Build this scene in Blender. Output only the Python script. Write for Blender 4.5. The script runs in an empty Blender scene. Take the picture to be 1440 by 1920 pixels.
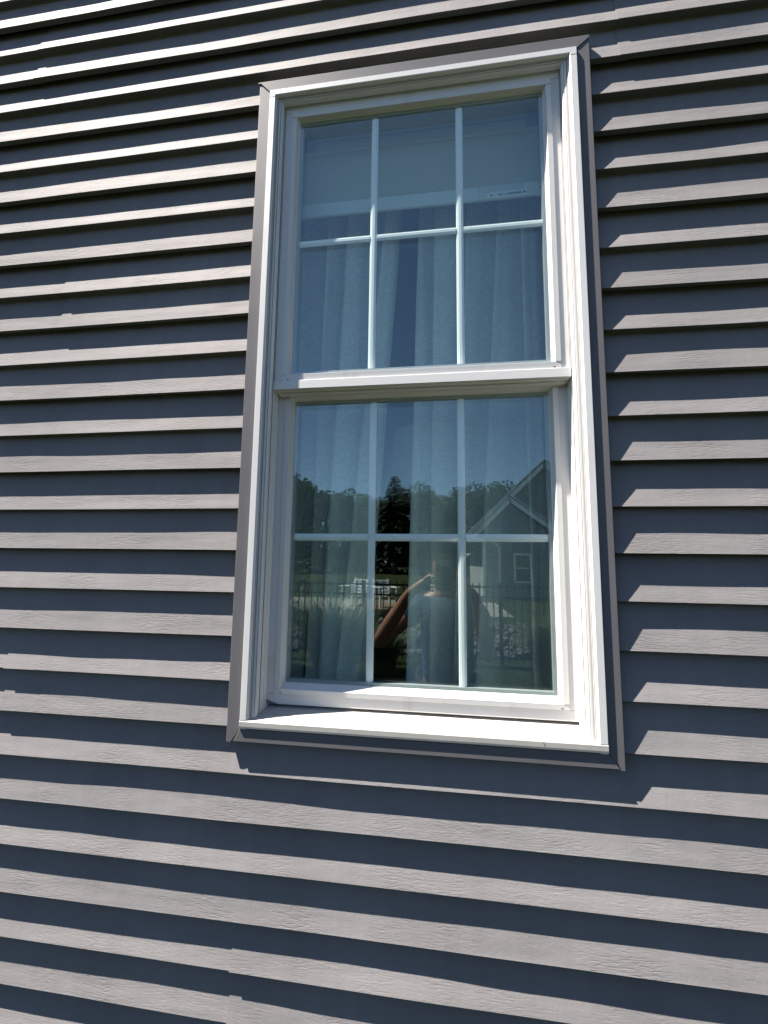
import bpy, math, random
from mathutils import Vector, Matrix, noise
random.seed(7)
S = bpy.context.scene
COL = S.collection
# ------------------------------------------------------------------ camera
# world: x right along the wall, y into the house, z up; y=0 is the plane of the siding lips
CAM = Vector((0.49278, -0.98022, -1.24303))
cd = bpy.data.cameras.new('camera'); cam = bpy.data.objects.new('camera', cd); COL.objects.link(cam)
cr = Vector((0.990812, 0.134711, 0.012040)); cu = Vector((0.003567, -0.115023, 0.993356)); cf = Vector((-0.135201, 0.984186, 0.114447))
M = Matrix((( cr.x, cu.x, -cf.x, CAM.x), (cr.y, cu.y, -cf.y, CAM.y), (cr.z, cu.z, -cf.z, CAM.z), (0, 0, 0, 1)))
cam.matrix_world = M
cd.sensor_fit = 'VERTICAL'; cd.sensor_height = 24.0; cd.lens = 24.0*798.115/1920.0
cd.clip_start = 0.004; cd.clip_end = 600
S.camera = cam
# ------------------------------------------------------------------ light
SUN = Vector((3.32, 1.0, -6.38)).normalized()          # travel direction
EL = math.asin(-SUN.z); AZ = math.atan2(-SUN.x, -SUN.y)
w = bpy.data.worlds.new('World'); S.world = w; w.use_nodes = True
nt = w.node_tree; bg = nt.nodes['Background']
sky = nt.nodes.new('ShaderNodeTexSky'); sky.sky_type = 'NISHITA'; sky.sun_disc = False
sky.sun_elevation = EL; sky.sun_rotation = AZ; sky.air_density = 0.65; sky.dust_density = 0.12; sky.ozone_density = 1.2
nt.links.new(sky.outputs[0], bg.inputs[0]); bg.inputs[1].default_value = 0.053
sl = bpy.data.lights.new('sun', 'SUN'); sl.energy = 5.0; sl.angle = math.radians(0.53); sl.color = (1.0, 0.93, 0.86)
so = bpy.data.objects.new('sun', sl); COL.objects.link(so); so.rotation_euler = SUN.to_track_quat('-Z', 'Y').to_euler(); so.location = (-4, -3, 8)
S.view_settings.view_transform = 'Standard'; S.view_settings.look = 'None'; S.view_settings.gamma = 1
S.view_settings.exposure = 2.05
S.cycles.max_bounces = 12; S.cycles.transparent_max_bounces = 24; S.cycles.glossy_bounces = 6; S.cycles.diffuse_bounces = 4
S.cycles.caustics_reflective = False
# ------------------------------------------------------------------ materials
def lin(c): return tuple(((v/255.0)/12.92 if v/255.0 <= .04045 else ((v/255.0+.055)/1.055)**2.4) for v in c)
def newmat(name):
    m = bpy.data.materials.new(name); m.use_nodes = True
    return m, m.node_tree, m.node_tree.nodes['Principled BSDF']
def N(nt, t, **kw):
    n = nt.nodes.new(t)
    for k, v in kw.items():
        if k in ('operation', 'blend_type', 'data_type', 'noise_dimensions', 'feature'): setattr(n, k, v)
        else: n.inputs[k].default_value = v
    return n
def mat(name, col, rough=.5, spec=.5, var=.06, vscale=3.0, bump=None, metal=0.0, mapping=(1, 1, 1), bscale=60, bdetail=5, darkspots=None):
    """procedural surface: base colour with gentle noise variation, optional bump"""
    m, nt, b = newmat(name)
    tc = N(nt, 'ShaderNodeTexCoord'); mp = N(nt, 'ShaderNodeMapping'); mp.inputs['Scale'].default_value = mapping
    nt.links.new(tc.outputs['Object'], mp.inputs[0])
    no = N(nt, 'ShaderNodeTexNoise', Scale=vscale, Detail=6.0, Roughness=.6)
    nt.links.new(mp.outputs[0], no.inputs['Vector'])
    cr_ = nt.nodes.new('ShaderNodeValToRGB'); e = cr_.color_ramp.elements
    e[0].position = .3; e[1].position = .7
    e[0].color = (*[max(0, c*(1-var)) for c in col], 1); e[1].color = (*[min(1, c*(1+var)) for c in col], 1)
    nt.links.new(no.outputs[0], cr_.inputs[0]); nt.links.new(cr_.outputs[0], b.inputs['Base Color'])
    b.inputs['Roughness'].default_value = rough; b.inputs['Specular IOR Level'].default_value = spec; b.inputs['Metallic'].default_value = metal
    if bump:
        n2 = N(nt, 'ShaderNodeTexNoise', Scale=bscale, Detail=float(bdetail), Roughness=.6); nt.links.new(mp.outputs[0], n2.inputs['Vector'])
        bp = N(nt, 'ShaderNodeBump', Strength=1.0, Distance=bump); nt.links.new(n2.outputs[0], bp.inputs['Height']); nt.links.new(bp.outputs[0], b.inputs['Normal'])
    return m

def siding_mat():
    m, nt, b = newmat('siding_vinyl')
    tc = N(nt, 'ShaderNodeTexCoord')
    L = nt.links.new
    # wavy wood grain: warp the coordinates, then stretch along x
    wn = N(nt, 'ShaderNodeTexNoise', Scale=5.0, Detail=2.0); L(tc.outputs['Object'], wn.inputs['Vector'])
    sub = N(nt, 'ShaderNodeVectorMath', operation='SUBTRACT'); L(wn.outputs['Color'], sub.inputs[0]); sub.inputs[1].default_value = (.5, .5, .5)
    scl = N(nt, 'ShaderNodeVectorMath', operation='SCALE'); L(sub.outputs[0], scl.inputs[0]); scl.inputs['Scale'].default_value = .022
    add = N(nt, 'ShaderNodeVectorMath', operation='ADD'); L(tc.outputs['Object'], add.inputs[0]); L(scl.outputs[0], add.inputs[1])
    mp = N(nt, 'ShaderNodeMapping'); mp.inputs['Scale'].default_value = (48, 60, 330); L(add.outputs[0], mp.inputs[0])
    g = N(nt, 'ShaderNodeTexNoise', Scale=1.0, Detail=3.0, Roughness=.62); L(mp.outputs[0], g.inputs['Vector'])
    rmp = nt.nodes.new('ShaderNodeValToRGB'); e = rmp.color_ramp.elements; e[0].position = .30; e[1].position = .56; e[0].color = (0, 0, 0, 1); e[1].color = (1, 1, 1, 1)
    L(g.outputs[0], rmp.inputs[0])
    mp3 = N(nt, 'ShaderNodeMapping'); mp3.inputs['Scale'].default_value = (150, 90, 120); L(tc.outputs['Object'], mp3.inputs[0])
    g3 = N(nt, 'ShaderNodeTexNoise', Scale=1.0, Detail=4.0, Roughness=.6); L(mp3.outputs[0], g3.inputs['Vector'])
    pz = N(nt, 'ShaderNodeTexNoise', Scale=9.0, Detail=2.0); L(tc.outputs['Object'], pz.inputs['Vector'])
    pr = nt.nodes.new('ShaderNodeValToRGB'); e = pr.color_ramp.elements; e[0].position = .38; e[1].position = .62; L(pz.outputs[0], pr.inputs[0])
    mx = N(nt, 'ShaderNodeMix'); mx.data_type = 'FLOAT'; L(pr.outputs[0], mx.inputs[0]); L(rmp.outputs[0], mx.inputs[2]); L(g3.outputs[0], mx.inputs[3])
    bp = N(nt, 'ShaderNodeBump', Strength=1.0, Distance=.00036); L(mx.outputs[0], bp.inputs['Height'])
    # broad oil-canning of the thin sheet
    mp2 = N(nt, 'ShaderNodeMapping'); mp2.inputs['Scale'].default_value = (3.0, 1, 14); L(tc.outputs['Object'], mp2.inputs[0])
    g2 = N(nt, 'ShaderNodeTexNoise', Scale=1.0, Detail=2.0); L(mp2.outputs[0], g2.inputs['Vector'])
    bp2 = N(nt, 'ShaderNodeBump', Strength=1.0, Distance=.0035); L(g2.outputs[0], bp2.inputs['Height']); L(bp.outputs[0], bp2.inputs['Normal'])
    L(bp2.outputs[0], b.inputs['Normal'])
    # faint dust and weathering
    d = N(nt, 'ShaderNodeTexNoise', Scale=2.2, Detail=7.0, Roughness=.65); L(tc.outputs['Object'], d.inputs['Vector'])
    cr_ = nt.nodes.new('ShaderNodeValToRGB'); e = cr_.color_ramp.elements; e[0].position = .32; e[1].position = .7
    e[0].color = (.155, .150, .151, 1); e[1].color = (.188, .182, .183, 1); L(d.outputs[0], cr_.inputs[0])
    # rain streaks and small differences between panels
    ms = N(nt, 'ShaderNodeMapping'); ms.inputs['Scale'].default_value = (26, 1, 1.3); L(tc.outputs['Object'], ms.inputs[0])
    st = N(nt, 'ShaderNodeTexNoise', Scale=1.0, Detail=5.0, Roughness=.7); L(ms.outputs[0], st.inputs['Vector'])
    sr = N(nt, 'ShaderNodeMapRange'); L(st.outputs[0], sr.inputs[0]); sr.inputs[1].default_value = .35; sr.inputs[2].default_value = .7; sr.inputs[3].default_value = .955; sr.inputs[4].default_value = 1.04
    oi = nt.nodes.new('ShaderNodeObjectInfo'); orr = N(nt, 'ShaderNodeMapRange'); L(oi.outputs['Random'], orr.inputs[0]); orr.inputs[3].default_value = .955; orr.inputs[4].default_value = 1.045
    mu = N(nt, 'ShaderNodeMath', operation='MULTIPLY'); L(sr.outputs[0], mu.inputs[0]); L(orr.outputs[0], mu.inputs[1])
    vm = N(nt, 'ShaderNodeVectorMath', operation='SCALE'); L(cr_.outputs[0], vm.inputs[0]); L(mu.outputs[0], vm.inputs['Scale'])
    L(vm.outputs[0], b.inputs['Base Color'])
    b.inputs['Roughness'].default_value = .74; b.inputs['Specular IOR Level'].default_value = .13; b.inputs['Specular Tint'].default_value = (1.0, .78, .60, 1)
    return m
M_SIDE = siding_mat()
M_TRIM = mat('trim_vinyl', (.120, .117, .122), rough=.6, spec=.16, var=.05, vscale=6, bump=.0012, bscale=3.5, bdetail=2)
M_WHITE = mat('window_vinyl', (.63, .62, .595), rough=.45, spec=.35, var=.02, vscale=5, bump=.00010, bscale=1.0, mapping=(25, 60, 260))
M_WHITE_V = mat('window_vinyl_stile', (.63, .62, .595), rough=.45, spec=.35, var=.012, vscale=1, bump=.00004, bscale=14.0, mapping=(16, 16, 5))
for m_, sc_ in ((M_WHITE, (5, 5, 30)), (M_WHITE_V, (30, 30, 4))):      # faint tan weathering on the vinyl
    nt_ = m_.node_tree; cr0 = [n for n in nt_.nodes if n.type == 'VALTORGB'][0]; e_ = cr0.color_ramp.elements
    e_[0].color = (.50, .475, .43, 1); e_[0].position = .22; e_[1].color = (.605, .60, .58, 1); e_[1].position = .42
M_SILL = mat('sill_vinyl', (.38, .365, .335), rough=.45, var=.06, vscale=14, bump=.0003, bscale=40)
M_GRID = mat('grille_white', (.90, .92, .91), rough=.4, var=.02)
M_SPACER = mat('spacer_grey', (.34, .36, .37), rough=.35, var=.04)
M_DARK = mat('gap_black', (.012, .012, .013), rough=.8, var=.2)
M_JOINT = mat('joint_grey', (.16, .155, .15), rough=.8, var=.2)
M_SHEATH = mat('sheathing', (.10, .08, .06), rough=.9, var=.2)
M_ROOM = mat('room_paint', (.30, .29, .27), rough=.9, var=.03)
M_FLOORIN = mat('room_carpet', (.12, .10, .085), rough=1, var=.2, vscale=60)
M_BLIND = mat('blind_cloth', (.62, .62, .62), rough=.85, var=.03)
M_RAIL = mat('blind_rail', (.66, .66, .64), rough=.4, var=.02)
M_INK = mat('label_ink', (.05, .05, .055), rough=.7, var=.1)
M_PAPER = mat('label_paper', (.74, .75, .75), rough=.7, var=.02)
M_BRACKET = mat('bracket_metal', (.25, .25, .32), rough=.35, metal=.4, var=.1)
M_BRASS = mat('lamp_metal', (.30, .27, .22), rough=.3, metal=.8)
M_SHADE = mat('shade_linen', (.86, .84, .80), rough=.95, var=.05, vscale=90)
M_SKIN = mat('skin', (.24, .11, .068), rough=.5, var=.06, vscale=12, bump=.0006, bscale=120)
M_SHIRT = mat('blue_shirt', (.008, .028, .06), rough=.9, var=.12, vscale=9, bump=.01, bscale=9)
M_SHORTS = mat('dark_shorts', (.015, .016, .02), rough=.9, var=.2)
M_HAIR = mat('dark_hair', (.03, .022, .016), rough=.6, var=.3, vscale=60, bump=.004, bscale=80)
M_SHOE = mat('shoe', (.05, .05, .055), rough=.6)
M_PHONE = mat('phone_glass', (.02, .022, .025), rough=.12, var=.02)
M_LENS = mat('lens_ring', (.55, .56, .58), rough=.2, metal=1)
M_GRASS = mat('grass_green', (.018, .024, .009), rough=1, spec=.03, var=.45, vscale=7, bump=.03, bscale=40)
M_BLADE = mat('blade_green', (.06, .085, .03), rough=.45, var=.4, vscale=8)
M_CONC = mat('concrete', (.15, .142, .128), rough=1, spec=.05, var=.10, vscale=1.5)
M_STONE = mat('stone', (.085, .082, .077), rough=1, spec=.05, var=.3, vscale=9)
M_BLACK = mat('black_metal', (.015, .015, .016), rough=.45)
M_LEAF = [mat('leaf_a', (.030, .052, .016), rough=.8, spec=.15, var=.4, vscale=.7), mat('leaf_b', (.045, .072, .022), rough=.8, spec=.15, var=.4, vscale=.7), mat('leaf_c', (.018, .036, .018), rough=.8, spec=.15, var=.4, vscale=.7)]
M_BARK = mat('bark', (.10, .075, .055), rough=.95, var=.3, vscale=8, bump=.02, bscale=14)
M_NSIDE = mat('neighbour_siding', (.27, .28, .27), rough=.7, var=.05)
M_NWHITE = mat('neighbour_trim', (.90, .90, .88), rough=.5)
M_ROOF = mat('shingles', (.06, .057, .055), rough=.95, var=.3, vscale=20)
M_WOOD = mat('deck_wood', (.16, .085, .045), rough=.8, var=.25, vscale=6, mapping=(1, 1, 8))
M_CHAIR = mat('white_paint', (.80, .80, .78), rough=.5)
M_NGLASS = mat('dark_pane', (.03, .035, .04), rough=.05)

def glass_mat(name, tint, k, base):
    m = bpy.data.materials.new(name); m.use_nodes = True; nt = m.node_tree; nt.nodes.clear(); L = nt.links.new
    out = nt.nodes.new('ShaderNodeOutputMaterial'); mix = nt.nodes.new('ShaderNodeMixShader')
    tr = nt.nodes.new('ShaderNodeBsdfTransparent'); tr.inputs[0].default_value = (*tint, 1)
    gl = nt.nodes.new('ShaderNodeBsdfGlossy'); gl.inputs['Roughness'].default_value = 0.0; gl.inputs[0].default_value = (.86, .99, .97, 1)
    lw = nt.nodes.new('ShaderNodeLayerWeight'); lw.inputs[0].default_value = .5
    # slight roller-wave of float glass bends the reflections
    tc = nt.nodes.new('ShaderNodeTexCoord'); no = nt.nodes.new('ShaderNodeTexNoise'); no.inputs['Scale'].default_value = 2.6; no.inputs['Detail'].default_value = 1.0
    L(tc.outputs['Object'], no.inputs['Vector'])
    bp = nt.nodes.new('ShaderNodeBump'); bp.inputs['Strength'].default_value = 1.0; bp.inputs['Distance'].default_value = .0008; L(no.outputs[0], bp.inputs['Height']); L(bp.outputs[0], gl.inputs['Normal'])
    p = nt.nodes.new('ShaderNodeMath'); p.operation = 'POWER'; L(lw.outputs['Facing'], p.inputs[0]); p.inputs[1].default_value = 4.5
    ma = nt.nodes.new('ShaderNodeMath'); ma.operation = 'MULTIPLY_ADD'; L(p.outputs[0], ma.inputs[0]); ma.inputs[1].default_value = k; ma.inputs[2].default_value = base; ma.use_clamp = True
    L(ma.outputs[0], mix.inputs[0]); L(tr.outputs[0], mix.inputs[1]); L(gl.outputs[0], mix.inputs[2]); L(mix.outputs[0], out.inputs[0])
    return m
M_GLASS1 = glass_mat('glass_outer', (.93, 1.0, .975), .80, .135)
M_GLASS2 = glass_mat('glass_inner', (.90, .985, .955), .80, .075)

def cloth_mat():
    m = bpy.data.materials.new('sheer_linen'); m.use_nodes = True; nt = m.node_tree; nt.nodes.clear(); L = nt.links.new
    out = nt.nodes.new('ShaderNodeOutputMaterial')
    df = nt.nodes.new('ShaderNodeBsdfDiffuse'); tl = nt.nodes.new('ShaderNodeBsdfTranslucent'); tr = nt.nodes.new('ShaderNodeBsdfTransparent')
    for b in (df, tl): b.inputs[0].default_value = (.94, .94, .91, 1)
    a = nt.nodes.new('ShaderNodeMixShader'); a.inputs[0].default_value = .05; L(df.outputs[0], a.inputs[1]); L(tl.outputs[0], a.inputs[2])
    tc = nt.nodes.new('ShaderNodeTexCoord')
    def thread(sc):
        mp = nt.nodes.new('ShaderNodeMapping'); mp.inputs['Scale'].default_value = sc; L(tc.outputs['Object'], mp.inputs[0])
        n = nt.nodes.new('ShaderNodeTexNoise'); n.inputs['Scale'].default_value = 1; n.inputs['Detail'].default_value = 3; L(mp.outputs[0], n.inputs['Vector']); return n
    n1 = thread((1500, 1500, 60)); n2 = thread((60, 60, 1500))
    s = nt.nodes.new('ShaderNodeMath'); s.operation = 'ADD'; L(n1.outputs[0], s.inputs[0]); L(n2.outputs[0], s.inputs[1])
    mr = nt.nodes.new('ShaderNodeMapRange'); L(s.outputs[0], mr.inputs[0]); mr.inputs[1].default_value = .7; mr.inputs[2].default_value = 1.3; mr.inputs[3].default_value = .31; mr.inputs[4].default_value = .56
    mix = nt.nodes.new('ShaderNodeMixShader'); L(mr.outputs[0], mix.inputs[0]); L(tr.outputs[0], mix.inputs[1]); L(a.outputs[0], mix.inputs[2]); L(mix.outputs[0], out.inputs[0])
    return m
M_CLOTH = cloth_mat()

# ------------------------------------------------------------------ mesh helpers
class MB:
    def __init__(s): s.v = []; s.f = []; s.m = []
    def face(s, idx, m=0): s.f.append(tuple(idx)); s.m.append(m)
    def quadpts(s, pts, m=0):
        b = len(s.v); s.v += [tuple(p) for p in pts]; s.face(range(b, b+len(pts)), m)
    def box(s, a, b, m=0):
        x0, y0, z0 = [min(a[i], b[i]) for i in range(3)]; x1, y1, z1 = [max(a[i], b[i]) for i in range(3)]
        k = len(s.v); s.v += [(x0, y0, z0), (x1, y0, z0), (x1, y1, z0), (x0, y1, z0), (x0, y0, z1), (x1, y0, z1), (x1, y1, z1), (x0, y1, z1)]
        for f in ((0, 3, 2, 1), (4, 5, 6, 7), (0, 1, 5, 4), (1, 2, 6, 5), (2, 3, 7, 6), (3, 0, 4, 7)): s.face([k+i for i in f], m)
    def bar(s, p, q, r, n=6, m=0, r2=None):
        p = Vector(p); q = Vector(q); d = (q-p).normalized(); u = d.orthogonal().normalized(); v = d.cross(u); r2 = r if r2 is None else r2
        k = len(s.v)
        for c, rr in ((p, r), (q, r2)):
            for i in range(n):
                a = 2*math.pi*i/n; s.v.append(tuple(c+u*math.cos(a)*rr+v*math.sin(a)*rr))
        for i in range(n): s.face((k+i, k+(i+1) % n, k+n+(i+1) % n, k+n+i), m)
        s.face([k+i for i in range(n)][::-1], m); s.face([k+n+i for i in range(n)], m)
    def beam(s, p, q, w_, h_, m=0, up=(0, 0, 1)):
        p = Vector(p); q = Vector(q); d = (q-p).normalized(); u = d.cross(Vector(up)).normalized(); v = u.cross(d)
        k = len(s.v)
        for c in (p, q):
            for a, b in ((-1, -1), (1, -1), (1, 1), (-1, 1)): s.v.append(tuple(c+u*a*w_/2+v*b*h_/2))
        for f in ((0, 1, 2, 3), (7, 6, 5, 4), (0, 4, 5, 1), (1, 5, 6, 2), (2, 6, 7, 3), (3, 7, 4, 0)): s.face([k+i for i in f], m)
    def ring(s, rect, prof, m=0, sides=(1, 1, 1, 1), closed=True):
        """rect=(xl,xr,zt,zb); prof=[(dl,dr,dt,db,y)] closed section swept round a mitred rectangle"""
        xl, xr, zt, zb = rect; k = len(s.v); n = len(prof)
        for dl, dr, dt, db, y in prof: s.v += [(xl+dl, y, zt-dt), (xr-dr, y, zt-dt), (xr-dr, y, zb+db), (xl+dl, y, zb+db)]
        for i in range(n if closed else n-1):
            j = (i+1) % n
            for c in range(4):
                if not sides[c]: continue
                e = (c+1) % 4; s.face((k+i*4+c, k+i*4+e, k+j*4+e, k+j*4+c), m)
    def build(s, name, mats, parent=None, bevel=None, smooth=False, seg=2, merge=False):
        me = bpy.data.meshes.new(name); me.from_pydata(s.v, [], s.f)
        mats = mats if isinstance(mats, (list, tuple)) else [mats]
        for x in mats: me.materials.append(x)
        me.polygons.foreach_set('material_index', s.m)
        if smooth: me.polygons.foreach_set('use_smooth', [True]*len(s.f))
        me.update(); o = bpy.data.objects.new(name, me); COL.objects.link(o)
        import bmesh
        bm = bmesh.new(); bm.from_mesh(me)
        if merge: bmesh.ops.remove_doubles(bm, verts=bm.verts, dist=1e-5)
        bmesh.ops.recalc_face_normals(bm, faces=bm.faces); bm.to_mesh(me); bm.free()
        if parent: o.parent = parent
        if bevel:
            b = o.modifiers.new('bevel', 'BEVEL'); b.width = bevel; b.segments = seg; b.limit_method = 'ANGLE'; b.angle_limit = math.radians(28); b.harden_normals = False
        return o
def empty(name, label, cat, group=None, loc=(0, 0, 0)):
    o = bpy.data.objects.new(name, None); COL.objects.link(o); o.location = loc; o.empty_display_size = .1
    o['label'] = label; o['category'] = cat
    if group: o['group'] = group
    return o
def tag(o, label, cat, group=None, kind=None):
    o['label'] = label; o['category'] = cat
    if group: o['group'] = group
    if kind: o['kind'] = kind
    return o
def struct(o): o['kind'] = 'structure'; return o

# ================================================================== SETTING
GZ = -2.85
mb = MB(); n = 24
def gh(x, y): return GZ
xs = [-300, -120, -60, -30, -12, -5, 0, 5, 12, 30, 60, 120, 300]; ys = [-300, -150, -90, -60, -40, -26, -18, -12, -8, -5, -2.5, 0.03, 60]
for j, y in enumerate(ys):
    for i, x in enumerate(xs): mb.v.append((x, y, gh(x, y)))
for j in range(len(ys)-1):
    for i in range(len(xs)-1): a = j*len(xs)+i; mb.face((a, a+1, a+1+len(xs), a+len(xs)))
struct(mb.build('ground', M_GRASS))
mb = MB(); mb.box((-40, -17.0, GZ-.05), (2.6, -12.2, GZ+.012)); struct(mb.build('driveway', M_CONC))

# ================================================================== SIDING WALL
H_ = 0.1016
wall = empty('siding_wall', 'long grey vinyl clapboard wall that the white window is set into', 'wall', loc=(0, 0, 0))
XJ0, XJ1, ZJT, ZJB = 0.0, 0.8587, 0.0591, -1.6562      # outside of the grey trim channel
def wav(x, k):
    """measured bow of the courses plus thin-sheet waviness, metres (dz, dy)"""
    amp = 5.5 if k <= 6 else max(0.0, 5.5-(k-6)*1.1)
    a = amp*math.exp(-((x-.43)/.62)**2) - (2.0 if k <= 8 else .6)
    a += {20: -2.2, 21: 1.6, 22: 3.5, 17: -.6, -1: 1}.get(k, 0)
    dz = a*.001 + .0009*noise.noise(Vector((x*2.1, k*3.7, 1.3)))
    dy = .0022*noise.noise(Vector((x*1.5, k*5.1, 7.7))) + .0008*noise.noise(Vector((x*6, k*2.2, 3.1)))
    return dz, dy
D_ODD, D_EVEN = 0.0215, 0.0265     # butt depth of the folded lip and of the locked lip
T = .0013
def panel_profile(k):
    """double panel: face k (odd) and face k+1; returns [(y, zrel, course)] front outline from top to bottom"""
    z0 = -(k-1)*H_
    P_ = [(D_EVEN+.0015, z0+.016, k), (D_EVEN+.0005, z0+.001, k)]
    for t in (.25, .5, .75): P_.append((D_EVEN*(1-t)+.0006*math.sin(math.pi*t), z0-H_*t, k))
    P_ += [(.0008, z0-H_+.0035, k), (.0001, z0-H_+.0007, k), (.0010, z0-H_, k), (D_ODD-.0035, z0-H_+.0012, k), (D_ODD-.0006, z0-H_-.0002, k)]
    z1 = z0-H_
    for t in (.05, .25, .5, .75): P_.append((D_ODD*(1-t)+.0006*math.sin(math.pi*t), z1-H_*t, k+1))
    P_ += [(.0008, z1-H_+.0035, k+1), (.0001, z1-H_+.0007, k+1), (.0010, z1-H_, k+1), (.0150, z1-H_+.0010, k+1), (.0165, z1-H_+.0045, k+1), (.0150, z1-H_+.012, k+1)]
    return P_
def make_panel(k, x0, x1, clip=None, proud=0.0, drop=0.0):
    P_ = panel_profile(k)
    if clip:     # keep only a z range (pieces above/below the window)
        zt, zb = clip; Q = []
        for (a, b) in zip(P_, P_[1:]):
            for p in (a, b):
                pass
        def inside(p): return zb <= p[1] <= zt
        for i, p in enumerate(P_):
            if i:
                q = P_[i-1]
                for lim in ((zt, zb) if q[1] > p[1] else (zb, zt)):
                    if (q[1]-lim)*(p[1]-lim) < 0:
                        t = (lim-q[1])/(p[1]-q[1]); Q.append((q[0]+(p[0]-q[0])*t, lim, p[2]))
            if inside(p): Q.append(p)
        P_ = Q
    if len(P_) < 3: return
    n = max(2, int((x1-x0)/.05)+1); mb = MB(); m = len(P_)
    for i in range(n):
        x = x0+(x1-x0)*i/(n-1)
        for lay in (0, 1):
            for j, (y, z, c) in enumerate(P_):
                a = P_[max(0, j-1)]; b = P_[min(m-1, j+1)]
                ty, tz = b[0]-a[0], b[1]-a[1]; l = math.hypot(ty, tz) or 1
                ny, nz = -tz/l, ty/l     # inward (into wall) side
                dz, dy = wav(x, c)
                wgt = max(0, 1-y/D_EVEN)
                mb.v.append((x, y+dy*wgt-proud+(ny*T if lay else 0), z+dz-drop*wgt+(nz*T if lay else 0)))
    for i in range(n-1):
        for lay in (0, 1):
            for j in range(m-1):
                a = (i*2+lay)*m+j; b = ((i+1)*2+lay)*m+j; mb.face((a, b, b+1, a+1))
        for j in (0, m-1):
            a = i*2*m+j; b = (i+1)*2*m+j; mb.face((a, b, b+m, a+m))
    for i in (0, n-1):
        for j in range(m-1):
            a = i*2*m+j; mb.face((a, a+1, a+m+1, a+m))
    o = mb.build('siding_panel', M_SIDE, wall)
    # smooth only along the length: keep profile edges crisp
    return o
SEAMS = {-3: [-.733, 2.95], -1: [-2.4, .930], 5: [-.5605, 3.1], 15: [-.612, 2.7], 21: [.030], -5: [-1.7, 1.9], -7: [-.2], 1: [-2.0, 1.7], 3: [-1.3, 2.3], 7: [-2.8, 1.95], 9: [-1.4, 2.4],
         11: [-2.2, 1.5], 13: [-1.1, 3.0], 17: [-1.9, 1.75], 19: [-1.2, 2.2], 23: [-1.0, 2.5], 25: [-2.2, 1.3], -9: [-1.9, 1.2], -11: [-.9, 2.8]}
XA, XB = -4.0, 5.0
random.seed(3)
for k in range(-11, 27, 2):
    zt, zb = -(k-1)*H_, -(k+1)*H_
    cuts = [XA]+SEAMS.get(k, [])+[XB]
    for i in range(len(cuts)-1):
        a = cuts[i]; b = cuts[i+1]+(.026 if i < len(cuts)-2 else 0)
        pr = .0017*i; dr = .0013*i
        if zt < ZJB or zb > ZJT: make_panel(k, a, b, None, pr, dr); continue
        e = .006
        if a < XJ0: make_panel(k, a, min(b, XJ0+e), None, pr, dr)
        if b > XJ1: make_panel(k, max(a, XJ1-e), b, None, pr, dr)
        if a < XJ0+e and b > XJ1-e or True:
            x0, x1 = max(a, XJ0+e), min(b, XJ1-e)
            if x1-x0 > .05:
                if zt > ZJT+.01: make_panel(k, x0, x1, (9, ZJT-e), pr, dr)
                if zb < ZJB-.01: make_panel(k, x0, x1, (ZJB+e, -9), pr, dr)
# grey trim channel round the window (four mitred pieces)
def chan(name, pts, y0):
    mb = MB(); k = len(pts)
    mb.v = [(x, y0, z) for x, z in pts]+[(x, .033, z) for x, z in pts]
    mb.face(range(k)[::-1]); mb.face(range(k, 2*k))
    for i in range(k): j = (i+1) % k; mb.face((i, j, k+j, k+i))
    return mb.build(name, M_TRIM, wall, bevel=.0011)
fx0, fx1, fzt, fzb = .0325, .8262, .0262, -1.6265        # white frame, outside
ti = .0312
chan('trim_channel', [(XJ0+.001, ZJT-.0035), (XJ0+ti, fzt-.001), (XJ0+ti, fzb+.001), (XJ0+ti, fzb-.004), (XJ0+.010, ZJB-.004), (XJ0, ZJB-.002)], -.0085)
chan('trim_channel', [(XJ1-.001, ZJT-.0075), (XJ1, ZJB-.004), (XJ1-.010, ZJB-.003), (XJ1-ti, fzb-.003), (XJ1-ti, fzt-.001)], -.0085)
chan('trim_channel', [(XJ0-.0035, ZJT+.001), (XJ1+.0005, ZJT), (XJ1, ZJT-.006), (XJ1-ti+.002, fzt+.0015), (XJ0+ti-.002, fzt+.0015), (XJ0+.004, ZJT-.004), (XJ0-.0035, ZJT-.003)], -.0100)
mb = MB(); zz = fzb-.0012
P4 = [(XJ0+.018, ZJB+.0005), (XJ0+ti+.002, zz), (XJ1-ti-.001, zz), (XJ1-.012, ZJB+.0005)]
chan('trim_channel', P4, -.0115)
# sheathing with the rough opening
mb = MB()
OX0, OX1, OZT, OZB = .03, .829, .028, -1.629
mb.box((XA, .034, OZB), (OX0, .15, OZT)); mb.box((OX1, .034, OZB), (XB, .15, OZT))
mb.box((XA, .034, OZT), (XB, .15, 1.35)); mb.box((XA, .034, GZ), (XB, .15, OZB))
mb.build('sheathing', [M_SHEATH], wall)
mb = MB(); mb.box((XA, -.012, GZ-.02), (XB, .0338, GZ+.16)); mb.build('foundation', M_CONC, wall)

# ================================================================== WINDOW
win = empty('window', 'white double hung window with six over six panes in the grey clapboard wall', 'window')
def same(l): return [(d, d, d, d, y) for d, y in l]
mb = MB()
prof = [(0, .11), (0, -.0125), (.0012, -.0145), (.0155, -.0145), (.0172, -.0128), (.0180, -.0075), (.0192, -.0070), (.0197, -.0058), (.0212, -.0058), (.0218, -.0040), (.0225, -.0040), (.0230, -.0022), (.0280, -.0018), (.0284, -.0002),
        (.0318, .0008), (.0330, .0028), (.0333, .0130), (.0325, .0136), (.0325, .0150), (.0340, .0156), (.0342, .0335), (.0325, .0342), (.0325, .0362), (.0343, .0368), (.0345, .1100)]
R4 = (fx0, fx1, fzt, fzb)
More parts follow.
